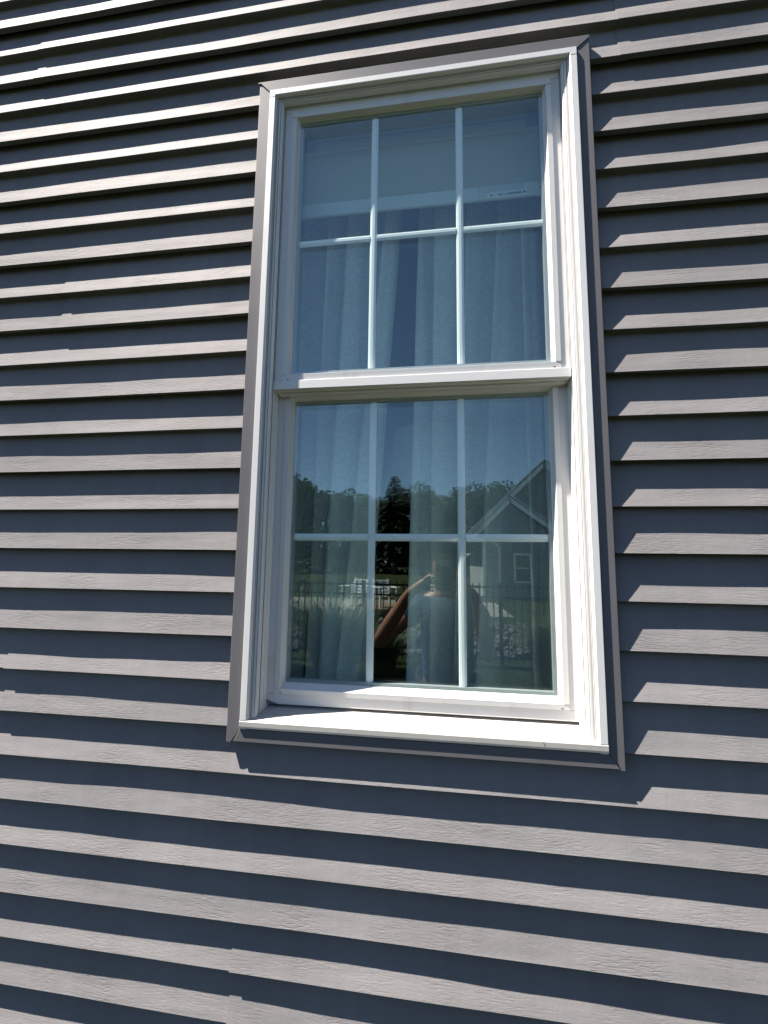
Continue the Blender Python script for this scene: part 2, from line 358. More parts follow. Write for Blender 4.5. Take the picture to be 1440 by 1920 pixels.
# the head reveal is shallower than the jambs: its own inset list
pr4 = []
for d, y in prof:
    dt = d if d < .0175 else .0175+(d-.0175)*.48
    pr4.append((d, d, dt, 0, y))
k0 = len(mb.v)
mb.ring(R4, pr4, 0, sides=(1, 1, 0, 1))
# dirt-darkened grooves along the reveal
for d_, y_ in ((.0193, -.0064), (.0215, -.0049), (.0226, -.0031), (.0281, -.0010), (.0333, .0145)):
    w_ = .0009
    G_ = [(d_, y_), (d_, y_+w_), (d_+.0012, y_+w_), (d_+.0012, y_)]
    mb.ring(R4, [(a, a, (a if a < .0175 else .0175+(a-.0175)*.48), 0, b) for a, b in G_], 1, sides=(1, 1, 0, 1))
# cut joints of the face boards (head sits across the jambs, jambs land on the sill nose)
for xa, xb in ((fx0+.0008, fx0+.0165), (fx1-.0165, fx1-.0008)):
    mb.box((xa, -.0148, fzt-.0222), (xb, -.0140, fzt-.0216), 1)
    mb.box((xa, -.0148, fzb+.0186), (xb, -.0140, fzb+.0192), 1)
for y in (.0025,):
    pass
frame = mb.build('window_frame', [M_WHITE_V, M_JOINT], win, bevel=.0006)
mb = MB()
sp = [(.112, fzb), (-.0125, fzb), (-.0150, fzb+.0018), (-.0155, fzb+.0060), (-.0155, fzb+.0162), (-.0138, fzb+.0182), (-.0075, fzb+.0185), (-.0070, fzb+.0196), (-.0030, fzb+.0200), (-.0026, fzb+.0214), (.0020, fzb+.0218), (.0024, fzb+.0228), (.0150, fzb+.0245), (.0155, fzb+.0258), (.112, fzb+.0320)]
k = len(sp); mb.v = [(fx0+.0003, y, z) for y, z in sp]+[(fx1-.0003, y, z) for y, z in sp]
mb.face(range(k)); mb.face(range(k, 2*k))
for i in range(k): j = (i+1) % k; mb.face((i, j, k+j, k+i))
for y_, z_ in ((-.0069, fzb+.0189), (-.0029, fzb+.0202), (.0022, fzb+.0221), (.0152, fzb+.0249)):
    mb.box((fx0+.018, y_, z_), (fx1-.018, y_+.0012, z_+.0008), 1)
for i in range(3): mb.box((.6985+.0012*i, -.0158, fzb+.0128-.0028*i), (.6997+.0012*i, -.0150, fzb+.0156-.0028*i), 2)
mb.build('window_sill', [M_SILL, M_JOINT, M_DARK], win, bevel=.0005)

def sash(name, x0, x1, zt, zb, yf, tops, bots, glz, mx, mz, railproud=0.0):
    """tops/bots: (flange, bead, glass) widths; yf: flange plane; glz: glass plane"""
    fl, be, gw = .0200, .0335, .0395
    mb = MB()
    P_ = [(0, 0, 0, 0, yf+.032), (0, 0, 0, 0, yf)]
    def at(i, y): P_.append(((0, fl, fl+.0006, be, gw-.002, gw)[i], (0, fl, fl+.0006, be, gw-.002, gw)[i], tops[i], bots[i], y))
    T_ = tops; B_ = bots
    def row(d, t, b, y): P_.append((d, d, t, b, y))
    row(fl-.0003, T_[0]-.0003, B_[0]-.0003, yf); row(fl, T_[0], B_[0], yf+.0015); row(fl+.0006, T_[0]+.0006, B_[0]+.0006, yf+.0015); row(fl+.0008, T_[0]+.0008, B_[0]+.0008, yf-.0035)
    row(be, T_[1], B_[1], yf-.0045); row(gw-.0018, T_[2]-.0018, B_[2]-.0015, glz-.001); row(gw, T_[2], B_[2], glz); row(gw, T_[2], B_[2], yf+.032)
    mb.ring((x0, x1, zt, zb), P_, 0)
    # square-cut joints of stiles on rails and of the glazing beads
    for s, xa in ((1, x0), (-1, x1)):
        mb.box((xa+s*.0004, yf-.0003, zt-T_[0]-.0003), (xa+s*fl, yf+.0006, zt-T_[0]+.0003), 1)
        mb.box((xa+s*.0004, yf-.0003, zb+B_[0]-.0003), (xa+s*fl, yf+.0006, zb+B_[0]+.0003), 1)
        mb.box((xa+s*(fl+.001), yf-.0048, zt-T_[1]-.0006), (xa+s*be, yf-.0030, zt-T_[1]+.0001), 1)
        mb.box((xa+s*(fl+.001), yf-.0048, zb+B_[1]-.0002), (xa+s*be, yf-.0030, zb+B_[1]+.0005), 1)
        mb.box((xa+s*(fl+.0145), yf-.0049, zb+B_[0]+.0030), (xa+s*(fl+.0185), yf-.0030, zb+B_[0]+.0046), 2)
    s_ = mb.build(name, [M_WHITE_V, M_JOINT, M_DARK], win, bevel=.0005)
    gx0, gx1, gt, gb = x0+gw-.003, x1-gw+.003, zt-T_[2]+.003, zb+B_[2]-.003
    for nm, y, m_ in (('outer_pane', glz+.0004, M_GLASS1), ('inner_pane', glz+.0185, M_GLASS2)):
        g = MB(); g.quadpts([(gx0, y, gb), (gx1, y, gb), (gx1, y, gt), (gx0, y, gt)]); g.build(nm, m_, s_)
    g = MB(); i0, i1 = .003, .0105
    g.ring((gx0, gx1, gt, gb), [(i0-.003, i0-.003, i0-.003, i0-.003, glz+.003), (i1, i1, i1, i1, glz+.003), (i1, i1, i1, i1, glz+.0165), (i0-.003, i0-.003, i0-.003, i0-.003, glz+.0165)]); g.build('glass_spacer', M_SPACER, s_)
    # grille between the panes: contoured bars
    g = MB(); yc = glz+.0095; hw = .0092
    sec = [(-hw, 0), (-hw+.0018, -.0022), (-hw+.0050, -.0030), (-hw+.0058, -.0042), (hw-.0058, -.0042), (hw-.0050, -.0030), (hw-.0018, -.0022), (hw, 0), (hw-.0018, .0022), (0, .0042), (-hw+.0018, .0022)]
    def vbar(x, za, zb_):
        k = len(g.v); n = len(sec)
        for z in (za, zb_):
            for a, b in sec: g.v.append((x+a, yc+b, z))
        for i in range(n): j = (i+1) % n; g.face((k+i, k+j, k+n+j, k+n+i))
    def hbar(z, xa, xb):
        k = len(g.v); n = len(sec)
        for x in (xa, xb):
            for a, b in sec: g.v.append((x, yc+b*.93, z+a))
        for i in range(n): j = (i+1) % n; g.face((k+i, k+j, k+n+j, k+n+i))
        g.face(range(k, k+n)); g.face(range(k+n, k+2*n))
    for x in mx: vbar(x, gt-.006, gb+.006)
    edges = [gx0+.006]+sum([[x-hw-.0004, x+hw+.0004] for x in mx], [])+[gx1-.006]
    for i in range(0, len(edges), 2): hbar(mz, edges[i], edges[i+1])
    g.build('window_grille', M_GRID, s_)
    return s_
MX = (.3160, .5405)
up = sash('upper_sash', .0676, .7911, .0022, -.8130, .0190, (.0190, .0365, .0385), (.0228, .0395, .0460), .0300, MX, -.3965)
# meeting rail face and its stepped underside
mb = MB(); mb.box((.0678, .0120, -.8130), (.7909, .0189, -.7908)); mb.box((.0700, .0200, -.8150), (.7890, .0300, -.8128)); mb.box((.0740, .0330, -.8185), (.7850, .0500, -.8060))
mb.build('meeting_rail', M_WHITE, up, bevel=.0008)
lo = sash('lower_sash', .0668, .7919, -.7750, -1.5905, .0550, (.0300, .0440, .0480), (.0235, .0365, .0470), .0725, MX, -1.1840)
# worn rubber sweep and gap at the sill corner
mb = MB(); mb.quadpts([(.0672, .0546, -1.5800), (.0672, .0546, -1.5905), (.1000, .0546, -1.5905), (.0920, .0546, -1.5885), (.0780, .0546, -1.5840)]); mb.build('corner_gap', M_JOINT, lo)

# ================================================================== ROOM, BLIND, CURTAINS, LAMP
mb = MB(); a, b, c, d, e, f = -1.8, 2.6, .151, 4.4, GZ+.1, .70
mb.quadpts([(a, d, e), (b, d, e), (b, d, f), (a, d, f)]); mb.quadpts([(a, c, e), (a, d, e), (a, d, f), (a, c, f)]); mb.quadpts([(b, c, e), (b, d, e), (b, d, f), (b, c, f)]); mb.quadpts([(a, c, f), (b, c, f), (b, d, f), (a, d, f)])
struct(mb.build('room_walls', M_ROOM))
mb = MB(); mb.quadpts([(a, c, e), (b, c, e), (b, d, e), (a, d, e)]); struct(mb.build('room_floor', M_FLOORIN))

blind = empty('window_blind', 'raised pleated window blind behind the top row of panes', 'blind')
bx0, bx1 = .074, .782; BY = .128
mb = MB(); mb.box((bx0, BY-.018, -.050), (bx1, BY+.02, .012)); mb.build('head_rail', M_BLIND, blind, bevel=.003)
mb = MB(); mb.box((bx0, BY-.020, -.018), (bx1, BY-.0185, -.0155)); mb.build('valance_line', M_BRACKET, blind)
mb = MB(); mb.box((bx0, BY-.0145, -.2500), (bx1, BY-.006, -.2085)); mb.build('bottom_rail', M_RAIL, blind, bevel=.003)
mb = MB(); nP = 19; zt_, zb_ = -.052, -.2085
for i in range(nP*2+1):
    z = zt_+(zb_-zt_)*i/(nP*2); y = BY-.013+(.006 if i % 2 else 0)
    mb.v += [(bx0+.002, y, z), (bx1-.002, y, z)]
    if i: k = len(mb.v)-4; mb.face((k, k+1, k+3, k+2))
mb.build('pleated_fabric', M_BLIND, blind)
for xb in (.106, .752):
    mb = MB(); mb.box((xb-.024, BY-.0235, -.048), (xb+.020, BY-.0190, .004)); bo = mb.build('mounting_bracket', M_BRACKET, blind, bevel=.002)
    mb = MB()
    for dx in (-.012, .010): mb.bar((xb+dx, BY-.0260, -.018), (xb+dx, BY-.0230, -.018), .0040, 10)
    mb.build('screw', M_DARK, bo)
# warning label on the bottom rail, printed upside down for anyone outside
yl = BY-.0148
lab = MB(); lab.box((.590, yl, -.2470), (.724, yl+.0006, -.2115)); lab = lab.build('warning_label', M_PAPER, blind)
def text_mesh(name, s, x, z, size, y, parent, squeeze=.8, shear=0):
    cu_ = bpy.data.curves.new(name, 'FONT'); cu_.body = s; cu_.size = size; cu_.offset = size*.025; cu_.shear = shear
    t = bpy.data.objects.new(name, cu_); COL.objects.link(t)
    dg = bpy.context.evaluated_depsgraph_get(); me = bpy.data.meshes.new_from_object(t.evaluated_get(dg)); bpy.data.objects.remove(t)
    for v in me.vertices: px, pz = v.co.x*squeeze, v.co.y; v.co = (x-px, y, z-pz)      # turned through 180 degrees
    me.materials.clear(); me.materials.append(M_INK)
    o = bpy.data.objects.new(name, me); COL.objects.link(o); o.parent = parent; return o
text_mesh('warning_text', 'WARNING', .7125, -.2352, .0105, yl-.0004, lab, .62)
mb = MB()
mb.quadpts([(.7220, yl-.0004, -.2350), (.7140, yl-.0004, -.2350), (.7180, yl-.0004, -.2430)])
rr = random.Random(5)
def glyphs(x1, x0, z, h):      # small print, too small to read: rows of strokes
    x = x1
    while x > x0:
        wl = rr.uniform(.003, .009)
        xx = x
        while xx > max(x-wl, x0):
            sw = rr.uniform(.0004, .0008); hh = h*rr.uniform(.6, 1); mb.quadpts([(xx-sw, yl-.0004, z), (xx, yl-.0004, z), (xx, yl-.0004, z+hh), (xx-sw, yl-.0004, z+hh)]); xx -= sw+.0004
        x -= wl+.0014
for i in range(6): glyphs(.721-.0012*i, .592, -.2140-.0031*i, .0015)
for i in range(4): glyphs(.618, .592, -.2330-.0032*i, .0015)
glyphs(.6830, .6650, -.2425, .0068); glyphs(.6620, .6480, -.2425, .0068)
mb.bar((.630, yl-.0004, -.2395), (.630, yl-.0006, -.2395), .0032, 5); mb.bar((.638, yl-.0004, -.2385), (.638, yl-.0006, -.2385), .0012, 5)
mb.build('small_print', M_INK, lab)
lab2 = MB(); lab2.box((.7475, yl, -.2330), (.7810, yl+.0006, -.2240)); lab2 = lab2.build('notice_label', M_PAPER, blind)
text_mesh('notice_text', 'NOTICE', .7740, -.2262, .0062, yl-.0004, lab2, .85, .2)

def curtain(name, label, strips, y0, seed):
    rnd = random.Random(seed); mb = MB(); zT, zB = .06, -2.72; zt, zb = -.413, -1.557; rows = 40
    for top, bot in strips:
        ny = [y0+(.0 if i % 2 == 0 else .042)+rnd.uniform(-.004, .004) for i in range(len(top))]
        sub = 7; k0 = len(mb.v); nc = (len(top)-1)*sub+1
        for r in range(rows+1):
            z = zT+(zB-zT)*r/rows; t = (z-zt)/(zb-zt)
            for c in range(nc):
                i = min(c//sub, len(top)-2); s = (c-i*sub)/sub; s2 = s
                xa = top[i]+(bot[i]-top[i])*t; xb_ = top[i+1]+(bot[i+1]-top[i+1])*t
                x = xa+(xb_-xa)*s2; y = ny[i]+(ny[i+1]-ny[i])*s + .006*math.sin(s*math.pi*2)
                x += .0022*noise.noise(Vector((x*8, z*2.2, seed))); y += .010*noise.noise(Vector((x*14, z*1.1, seed+5)))
                mb.v.append((x, y+.02*max(0, t)*.5, z))
        for r in range(rows):
            for c in range(nc-1): a_ = k0+r*nc+c; mb.face((a_, a_+1, a_+1+nc, a_+nc))
    o = mb.build(name, M_CLOTH, None, smooth=True); return tag(o, label, 'curtain')
curtain('curtain', 'sheer white curtain hanging left of the dark gap behind the glass',
        [([.026, .139], [.044, .098]), ([.145, .247, .199, .348, .306, .356], [.118, .241, .150, .262, .200, .279])], .188, 2)
curtain('curtain', 'wider sheer white curtain hanging right of the dark gap behind the glass',
        [([.423, .442, .423, .533, .47, .608, .56, .699, .645, .78, .721, .784], [.395, .48, .395, .48, .455, .534, .521, .649, .577, .781, .724, .803])], .188, 9)
# lamp on a small table
lx, ly = .42, .78
lamp = empty('table_lamp', 'table lamp with a round drum shade standing between the two curtains', 'lamp', loc=(lx, ly, 0))
def lathe(pts, n=40, m=0, cap=False):
    mb = MB()
    for r, z in pts:
        for i in range(n): a = 2*math.pi*i/n; mb.v.append((r*math.cos(a), r*math.sin(a), z))
    for j in range(len(pts)-1):
        for i in range(n): mb.face((j*n+i, j*n+(i+1) % n, (j+1)*n+(i+1) % n, (j+1)*n+i), m)
    return mb
sh = lathe([(.172, -.985), (.132, -.705), (.129, -.705), (.169, -.985), (.172, -.985)]).build('lamp_shade', M_SHADE, lamp, smooth=False)
lathe([(.001, -.80), (.007, -.80), (.007, -1.20), (.03, -1.24), (.065, -1.34), (.075, -1.46), (.05, -1.58), (.03, -1.61), (.085, -1.62), (.085, -1.64), (.001, -1.64)]).build('lamp_base', M_BRASS, lamp, smooth=True)
tb = empty('side_table', 'dark wooden side table under the lamp inside the room', 'table', loc=(lx, ly, 0))
mb = MB(); mb.box((-.25, -.25, -1.68), (.25, .25, -1.641)); mb.build('table_top', M_WOOD, tb, bevel=.004)
for sx in (-1, 1):
    for sy in (-1, 1): mb = MB(); mb.box((sx*.22-.02, sy*.22-.02, GZ+.101), (sx*.22+.02, sy*.22+.02, -1.681)); mb.build('leg', M_WOOD, tb)

# ================================================================== PERSON WITH PHONE (seen mirrored in the glass)
def skin(name, verts, edges, radii, m, parent=None, sub=2, root=0):
    me = bpy.data.meshes.new(name); me.from_pydata(verts, edges, []); o = bpy.data.objects.new(name, me); COL.objects.link(o)
    me.materials.append(m)
    md = o.modifiers.new('skin', 'SKIN'); md.use_smooth_shade = True
    for i, r in enumerate(radii):
        r = r if isinstance(r, tuple) else (r, r); me.skin_vertices[0].data[i].radius = r; me.skin_vertices[0].data[i].use_root = (i == root)
    s = o.modifiers.new('sub', 'SUBSURF'); s.levels = sub; s.render_levels = sub
    if parent: o.parent = parent
    return o
V = []; E_ = []; Rr = []
def J(p, r, par=None):
    V.append(p); Rr.append(r)
    if par is not None: E_.append((par, len(V)-1))
    return len(V)-1
pel = J((.52, -1.42, -1.92), .10); bel = J((.52, -1.41, -1.74), .09, pel); che = J((.51, -1.39, -1.58), .10, bel); cl = J((.505, -1.39, -1.475), (.11, .085), che)
nk = J((.50, -1.38, -1.40), .055, cl); jaw = J((.498, -1.365, -1.325), (.062, .070), nk); hd = J((.497, -1.375, -1.245), (.076, .092), jaw); tp = J((.497, -1.385, -1.175), (.062, .075), hd)
ns = J((.497, -1.275, -1.262), .012, hd)
# left arm (lit by the sun), elbow flared out to the left
s1 = J((.375, -1.375, -1.495), .062, cl); s1b = J((.325, -1.35, -1.52), .056, s1); e1a = J((.235, -1.24, -1.605), .046, s1b); e1 = J((.150, -1.135, -1.680), .041, e1a); f1 = J((.225, -1.095, -1.560), .042, e1); w1 = J((.325, -1.045, -1.405), .027, f1); p1 = J((.385, -1.020, -1.355), (.032, .018), w1)
def fingers(p, base, chains, r=.0085):
    for ch in chains:
        q = p
        for i, c in enumerate(ch): q = J(c, r*(1.05-.1*i), q)
fingers(p1, None, [[(.418, -1.012, -1.318), (.444, -.998, -1.314), (.458, -.991, -1.320)], [(.422, -1.012, -1.338), (.446, -.998, -1.336), (.462, -.991, -1.342)], [(.421, -1.013, -1.358), (.444, -.998, -1.358), (.458, -.991, -1.364)], [(.412, -1.016, -1.376), (.436, -.999, -1.380), (.452, -.992, -1.384)], [(.408, -1.035, -1.330), (.438, -1.030, -1.300)]])
# right arm
s2 = J((.635, -1.375, -1.495), .062, cl); s2b = J((.690, -1.35, -1.52), .056, s2); e2a = J((.715, -1.25, -1.640), .046, s2b); e2 = J((.725, -1.16, -1.735), .041, e2a); f2 = J((.695, -1.10, -1.600), .042, e2); w2 = J((.655, -1.045, -1.415), .027, f2); p2 = J((.600, -1.020, -1.350), (.032, .018), w2)
fingers(p2, None, [[(.572, -1.010, -1.268), (.540, -1.000, -1.232), (.520, -.998, -1.216)], [(.572, -1.012, -1.310), (.548, -.998, -1.308), (.534, -.991, -1.312)], [(.573, -1.012, -1.332), (.550, -.998, -1.334), (.534, -.991, -1.338)], [(.575, -1.014, -1.354), (.552, -.999, -1.358), (.537, -.992, -1.362)], [(.588, -1.035, -1.330), (.556, -1.030, -1.300)]])
# legs
for s in (-1, 1):
    h_ = J((.52+s*.095, -1.42, -2.02), .088, pel); kn = J((.52+s*.105, -1.405, -2.37), .058, h_); cf_ = J((.52+s*.11, -1.425, -2.52), .056, kn); an = J((.52+s*.11, -1.435, -2.76), .036, cf_); J((.52+s*.12, -1.31, -2.81), .035, an)
person = empty('person', 'person in a blue T-shirt holding a phone up in both hands, mirrored in the glass', 'person')
body = skin('body', V, E_, Rr, M_SKIN, person)
skin('t_shirt', [(.52, -1.42, -2.02), (.52, -1.41, -1.74), (.51, -1.39, -1.58), (.505, -1.39, -1.485), (.375, -1.375, -1.497), (.325, -1.35, -1.523), (.262, -1.270, -1.585), (.635, -1.375, -1.497), (.690, -1.35, -1.523), (.708, -1.27, -1.610), (.502, -1.383, -1.445)],
     [(0, 1), (1, 2), (2, 3), (3, 4), (4, 5), (5, 6), (3, 7), (7, 8), (8, 9), (3, 10)], [.165, .158, .160, (.125, .098), .078, .074, .070, .078, .074, .070, .068], M_SHIRT, person)
skin('shorts', [(.52, -1.42, -1.80), (.425, -1.42, -2.05), (.415, -1.41, -2.34), (.615, -1.42, -2.05), (.625, -1.41, -2.34)], [(0, 1), (1, 2), (0, 3), (3, 4)], [.14, .125, .10, .125, .10], M_SHORTS, person)
skin('hair', [(.497, -1.402, -1.215), (.497, -1.392, -1.160), (.497, -1.44, -1.27)], [(0, 1), (0, 2)], [(.098, .100), (.072, .08), (.075, .06)], M_HAIR, person)
for s in (-1, 1):
    skin('shoe', [(.52+s*.11, -1.46, -2.795), (.52+s*.12, -1.30, -2.805)], [(0, 1)], [(.05, .045), (.05, .035)], M_SHOE, person)
for s in (-1, 1):
    mb = lathe([(.0005, -.011), (.008, -.008), (.011, 0), (.008, .008), (.0005, .011)], 12); o = mb.build('eye', M_NWHITE, person, smooth=True); o.location = (.497+s*.031, -1.300, -1.235)
phone = empty('phone', 'dark phone held up in front of the person in the blue shirt', 'phone', loc=(.497, -1.0, -1.302))
mb = MB(); mb.box((-.037, -.004, -.080), (.037, .004, .080)); mb.build('phone_body', M_PHONE, phone, bevel=.003, seg=3)
mb = MB(); mb.box((-.030, .0042, .038), (.030, .0062, .072)); mb.build('camera_bump', M_LENS, phone, bevel=.001)

# ================================================================== YARD BEHIND THE CAMERA
fence = empty('metal_fence', 'black metal picket fence across the lawn, mirrored in the lower panes', 'fence', loc=(0, -5.9, 0))
FX0, FX1 = -5.2, 5.2
mb = MB()
for z in (-1.62, -1.78, -2.72): mb.box((FX0, -.015, z-.015), (FX1, .015, z+.015))
mb.build('rail', M_BLACK, fence)
x = FX0; i = 0
while x <= FX1+.01:
    mb = MB()
    if i % 20 == 0: mb.box((x-.027, -.027, GZ), (x+.027, .027, -1.56)); mb.build('post', M_BLACK, fence)
    else: mb.box((x-.009, -.009, -2.80), (x+.009, .009, -1.56)); mb.build('picket', M_BLACK, fence)
    x += .11; i += 1
# pale stones behind the fence
rr = random.Random(11); mb = MB()
def rock(mb, c, r, rnd):
    k = len(mb.v); n = 6; rows_ = 4; sx, sy, sz = r*rnd.uniform(.8, 1.4), r*rnd.uniform(.8, 1.3), r*rnd.uniform(.5, .9)
    for j in range(rows_+1):
        ph = math.pi*j/rows_
        for i in range(n):
            a = 2*math.pi*i/n+j*.3; q = 1+rnd.uniform(-.2, .2); mb.v.append((c[0]+sx*q*math.sin(ph)*math.cos(a), c[1]+sy*q*math.sin(ph)*math.sin(a), c[2]+sz*q*math.cos(ph)))
    for j in range(rows_):
        for i in range(n): mb.face((k+j*n+i, k+j*n+(i+1) % n, k+(j+1)*n+(i+1) % n, k+(j+1)*n+i))
for _ in range(900):
    x = rr.uniform(-4.5, 5.5); y = rr.uniform(-8.6, -6.3); rock(mb, (x, y, GZ+.05+(-6.3-y)*.10), rr.uniform(.05, .13), rr)
tag(mb.build('rock_bed', M_STONE), 'bed of pale broken stones behind the black fence', 'stones', kind='stuff')

def leafy(mb, c, rad, n, size, rnd, m=0):
    for _ in range(n):
        while True:
            p = Vector((rnd.uniform(-1, 1), rnd.uniform(-1, 1), rnd.uniform(-1, 1)))
            if .25 < p.length < 1: break
        q = Vector((c[0]+p.x*rad[0], c[1]+p.y*rad[1], c[2]+p.z*rad[2]))
        u = Vector((rnd.gauss(0, 1), rnd.gauss(0, 1), rnd.gauss(0, .7))).normalized(); v = u.cross(Vector((rnd.gauss(0, 1), rnd.gauss(0, 1), rnd.gauss(0, 1)))).normalized()
        s = size*rnd.uniform(.6, 1.3); mb.quadpts([q-u*s, q-v*s*.55, q+u*s, q+v*s*.55], m)
def tree_meshes(seed, kind):
    rnd = random.Random(seed); t = MB(); c = MB()
    if kind == 'conifer':
        t.bar((0, 0, 0), (0, 0, 12.4), .22, 8, r2=.03)
        for j in range(34):
            z = 2.0+10.6*j/34; R_ = 2.5*(1-(z-1.5)/11.6)+.15
            for a in range(9):
                an = a*2*math.pi/9+j*.5+rnd.uniform(-.2, .2); L_ = R_*rnd.uniform(.75, 1.1)
                for s in range(7):
                    f = (s+1)/7; q = Vector((math.cos(an)*L_*f, math.sin(an)*L_*f, z-.35*L_*f*f+.1)); w_ = (.30*(1.1-f)+.10)*min(1, R_/1.6)
                    dx = Vector((-math.sin(an), math.cos(an), 0))*w_; dr = Vector((math.cos(an), math.sin(an), -.3))*.28*min(1, R_/1.2)
                    c.quadpts([q-dr, q-dx, q+dr, q+dx+Vector((0, 0, rnd.uniform(-.15, .15)))])
        return t, c
    Ht = {'broad': 10.6, 'round': 9.6, 'tall': 11.4}[kind]
    t.bar((0, 0, 0), (0, 0, Ht*.45), .28, 8, r2=.17); t.bar((0, 0, Ht*.45), (.2, .1, Ht*.85), .17, 6, r2=.05)
    blobs = []
    for j in range(20):
        a = rnd.uniform(0, 6.28); h = rnd.uniform(.22, .86); rr_ = (1-abs(h-.5)*1.2)*3.0*rnd.uniform(.45, 1.0)
        p = (math.cos(a)*rr_, math.sin(a)*rr_, Ht*h); blobs.append(p); t.bar((0, 0, Ht*max(.15, h-.25)), p, .07, 5, r2=.02)
    blobs.append((0, 0, Ht*.88))
    for p in blobs: leafy(c, p, (rnd.uniform(1.1, 1.8),)*2+(rnd.uniform(.8, 1.3),), 210, .20, rnd)
    return t, c
protos = {}
for kd, sd in (('broad', 1), ('round', 2), ('tall', 3), ('conifer', 4)):
    t, c = tree_meshes(sd, kd)
    mt = bpy.data.meshes.new('trunk'); mt.from_pydata(t.v, [], t.f); mt.materials.append(M_BARK)
    mc = bpy.data.meshes.new('crown'); mc.from_pydata(c.v, [], c.f)
    mc.materials.append({'broad': M_LEAF[0], 'round': M_LEAF[1], 'tall': M_LEAF[0], 'conifer': M_LEAF[2]}[kd])
    protos[kd] = (mt, mc)
def put_tree(x, y, kd, s, label):
    e = empty('conifer_tree' if kd == 'conifer' else 'deciduous_tree', label, 'tree', 'trees along the far edge of the yard', (x, y, GZ))
    e.scale = (s*1.7, s*1.7, s) if kd == 'conifer' else (s, s, s); e.rotation_euler.z = x*1.7
    for nm, me in zip(('trunk', 'crown'), protos[kd]): o = bpy.data.objects.new(nm, me); COL.objects.link(o); o.parent = e
rr = random.Random(21); ordn = ['', '', 'third', 'fourth', 'fifth', '', 'first', 'second', 'third', 'fourth', 'fifth', 'sixth', '']
row = [(-22, 1.24, 'tall'), (-18.6, 1.13, 'broad'), (-15.2, 1.10, 'round'), (-12.0, 1.02, 'broad'), (-8.6, 1.03, 'round'), (-5.7, 1.05, 'conifer'), (-2.6, 1.06, 'broad'), (.8, 1.02, 'round'), (4.6, 1.07, 'broad'), (8.6, 1.05, 'tall'), (12.6, 1.12, 'broad'), (16.8, 1.08, 'round'), (21, 1.1, 'tall')]
kl = {'tall': 'tall dark leafy tree', 'broad': 'broad crowned leafy tree', 'round': 'lighter green round leafy tree', 'conifer': 'pointed dark spruce'}
for i, (x, s, kd) in enumerate(row):
    rel = 'far left end of the mirrored tree line' if i == 0 else 'second from the left in the mirrored tree line' if i == 1 else f'{ordn[i]} from the left end of the mirrored tree line' if i < 5 else 'standing above the leafy tree line' if i == 5 else f'{ordn[i]} to the right of the mirrored spruce' if i < 12 else 'right end of the tree line'
    put_tree(x, -55+rr.uniform(-2, 2), kd, s*(.98 if kd == 'conifer' else 1.07), f'{kl[kd]} {rel}')
rr = random.Random(31); mb = MB()
for _ in range(150): leafy(mb, (rr.uniform(-70, 70), rr.uniform(-66, -59), GZ+rr.uniform(1, 9.2)), (3.4, 2.2, 2.4), 170, .42, rr)
for i in range(90): leafy(mb, (-68+i*1.52, rr.uniform(-60, -57.5), GZ+rr.uniform(.6, 3.2)), (2.4, 1.2, 2.2), 170, .42, rr)
tag(mb.build('woodland', M_LEAF[0]), 'dark woodland mass behind the row of trees', 'woodland', kind='stuff')

# shrubs and tall grasses left of the person
def blades(name, label, cat, x, y, n, h, spread, seed, lean=.5):
    rnd = random.Random(seed); mb = MB()
    for _ in range(n):
        a = rnd.uniform(0, 6.28); r0 = rnd.uniform(0, spread*.35); b0 = Vector((math.cos(a)*r0, math.sin(a)*r0, 0)); hh = h*rnd.uniform(.55, 1.05); out = spread*rnd.uniform(.3, 1.1)
        d = Vector((math.cos(a), math.sin(a), 0)); sd = Vector((-d.y, d.x, 0))*rnd.uniform(.006, .011); prev = None
        for j in range(6):
            t = j/5; p = b0+d*out*t**2+Vector((0, 0, hh*(t-lean*.55*t**3))); ww = sd*(1-t*.85)
            if prev: mb.quadpts([prev[0]-prev[1], prev[0]+prev[1], p+ww, p-ww])
            prev = (p, ww)
    o = mb.build(name, M_BLADE); o.location = (x, y, GZ); return tag(o, label, cat)
blades('tall_grass', 'large clump of arching ornamental grass mirrored in the lower left pane', 'ornamental grass', -.95, -4.6, 1500, 1.5, .75, 1)
blades('tall_grass', 'smaller clump of ornamental grass nearer the fence, mirrored low on the left', 'ornamental grass', -.35, -5.2, 700, .95, .5, 2)
blades('tall_grass', 'clump of ornamental grass mirrored in the lower right pane', 'ornamental grass', 2.0, -5.0, 1100, 1.2, .6, 3)
rr = random.Random(41)
for (x, y, h, lab_) in ((-2.1, -5.0, 2.1, 'dark bushy shrub at the left edge of the lower glass'), (3.3, -7.2, 1.5, 'rounded green shrub in front of the neighbouring house')):
    e = empty('shrub', lab_, 'shrub', loc=(x, y, GZ)); mb = MB()
    for _ in range(12): leafy(mb, (rr.uniform(-.35, .35), rr.uniform(-.35, .35), rr.uniform(.3, .8)*h), (.35, .35, .3*h), 260, .035, rr)
    mb.build('crown', M_LEAF[1], e); mb = MB()
    for _ in range(5): mb.bar((0, 0, 0), (rr.uniform(-.3, .3), rr.uniform(-.3, .3), h*.6), .02, 6, r2=.008)
    mb.build('trunk', M_BARK, e)

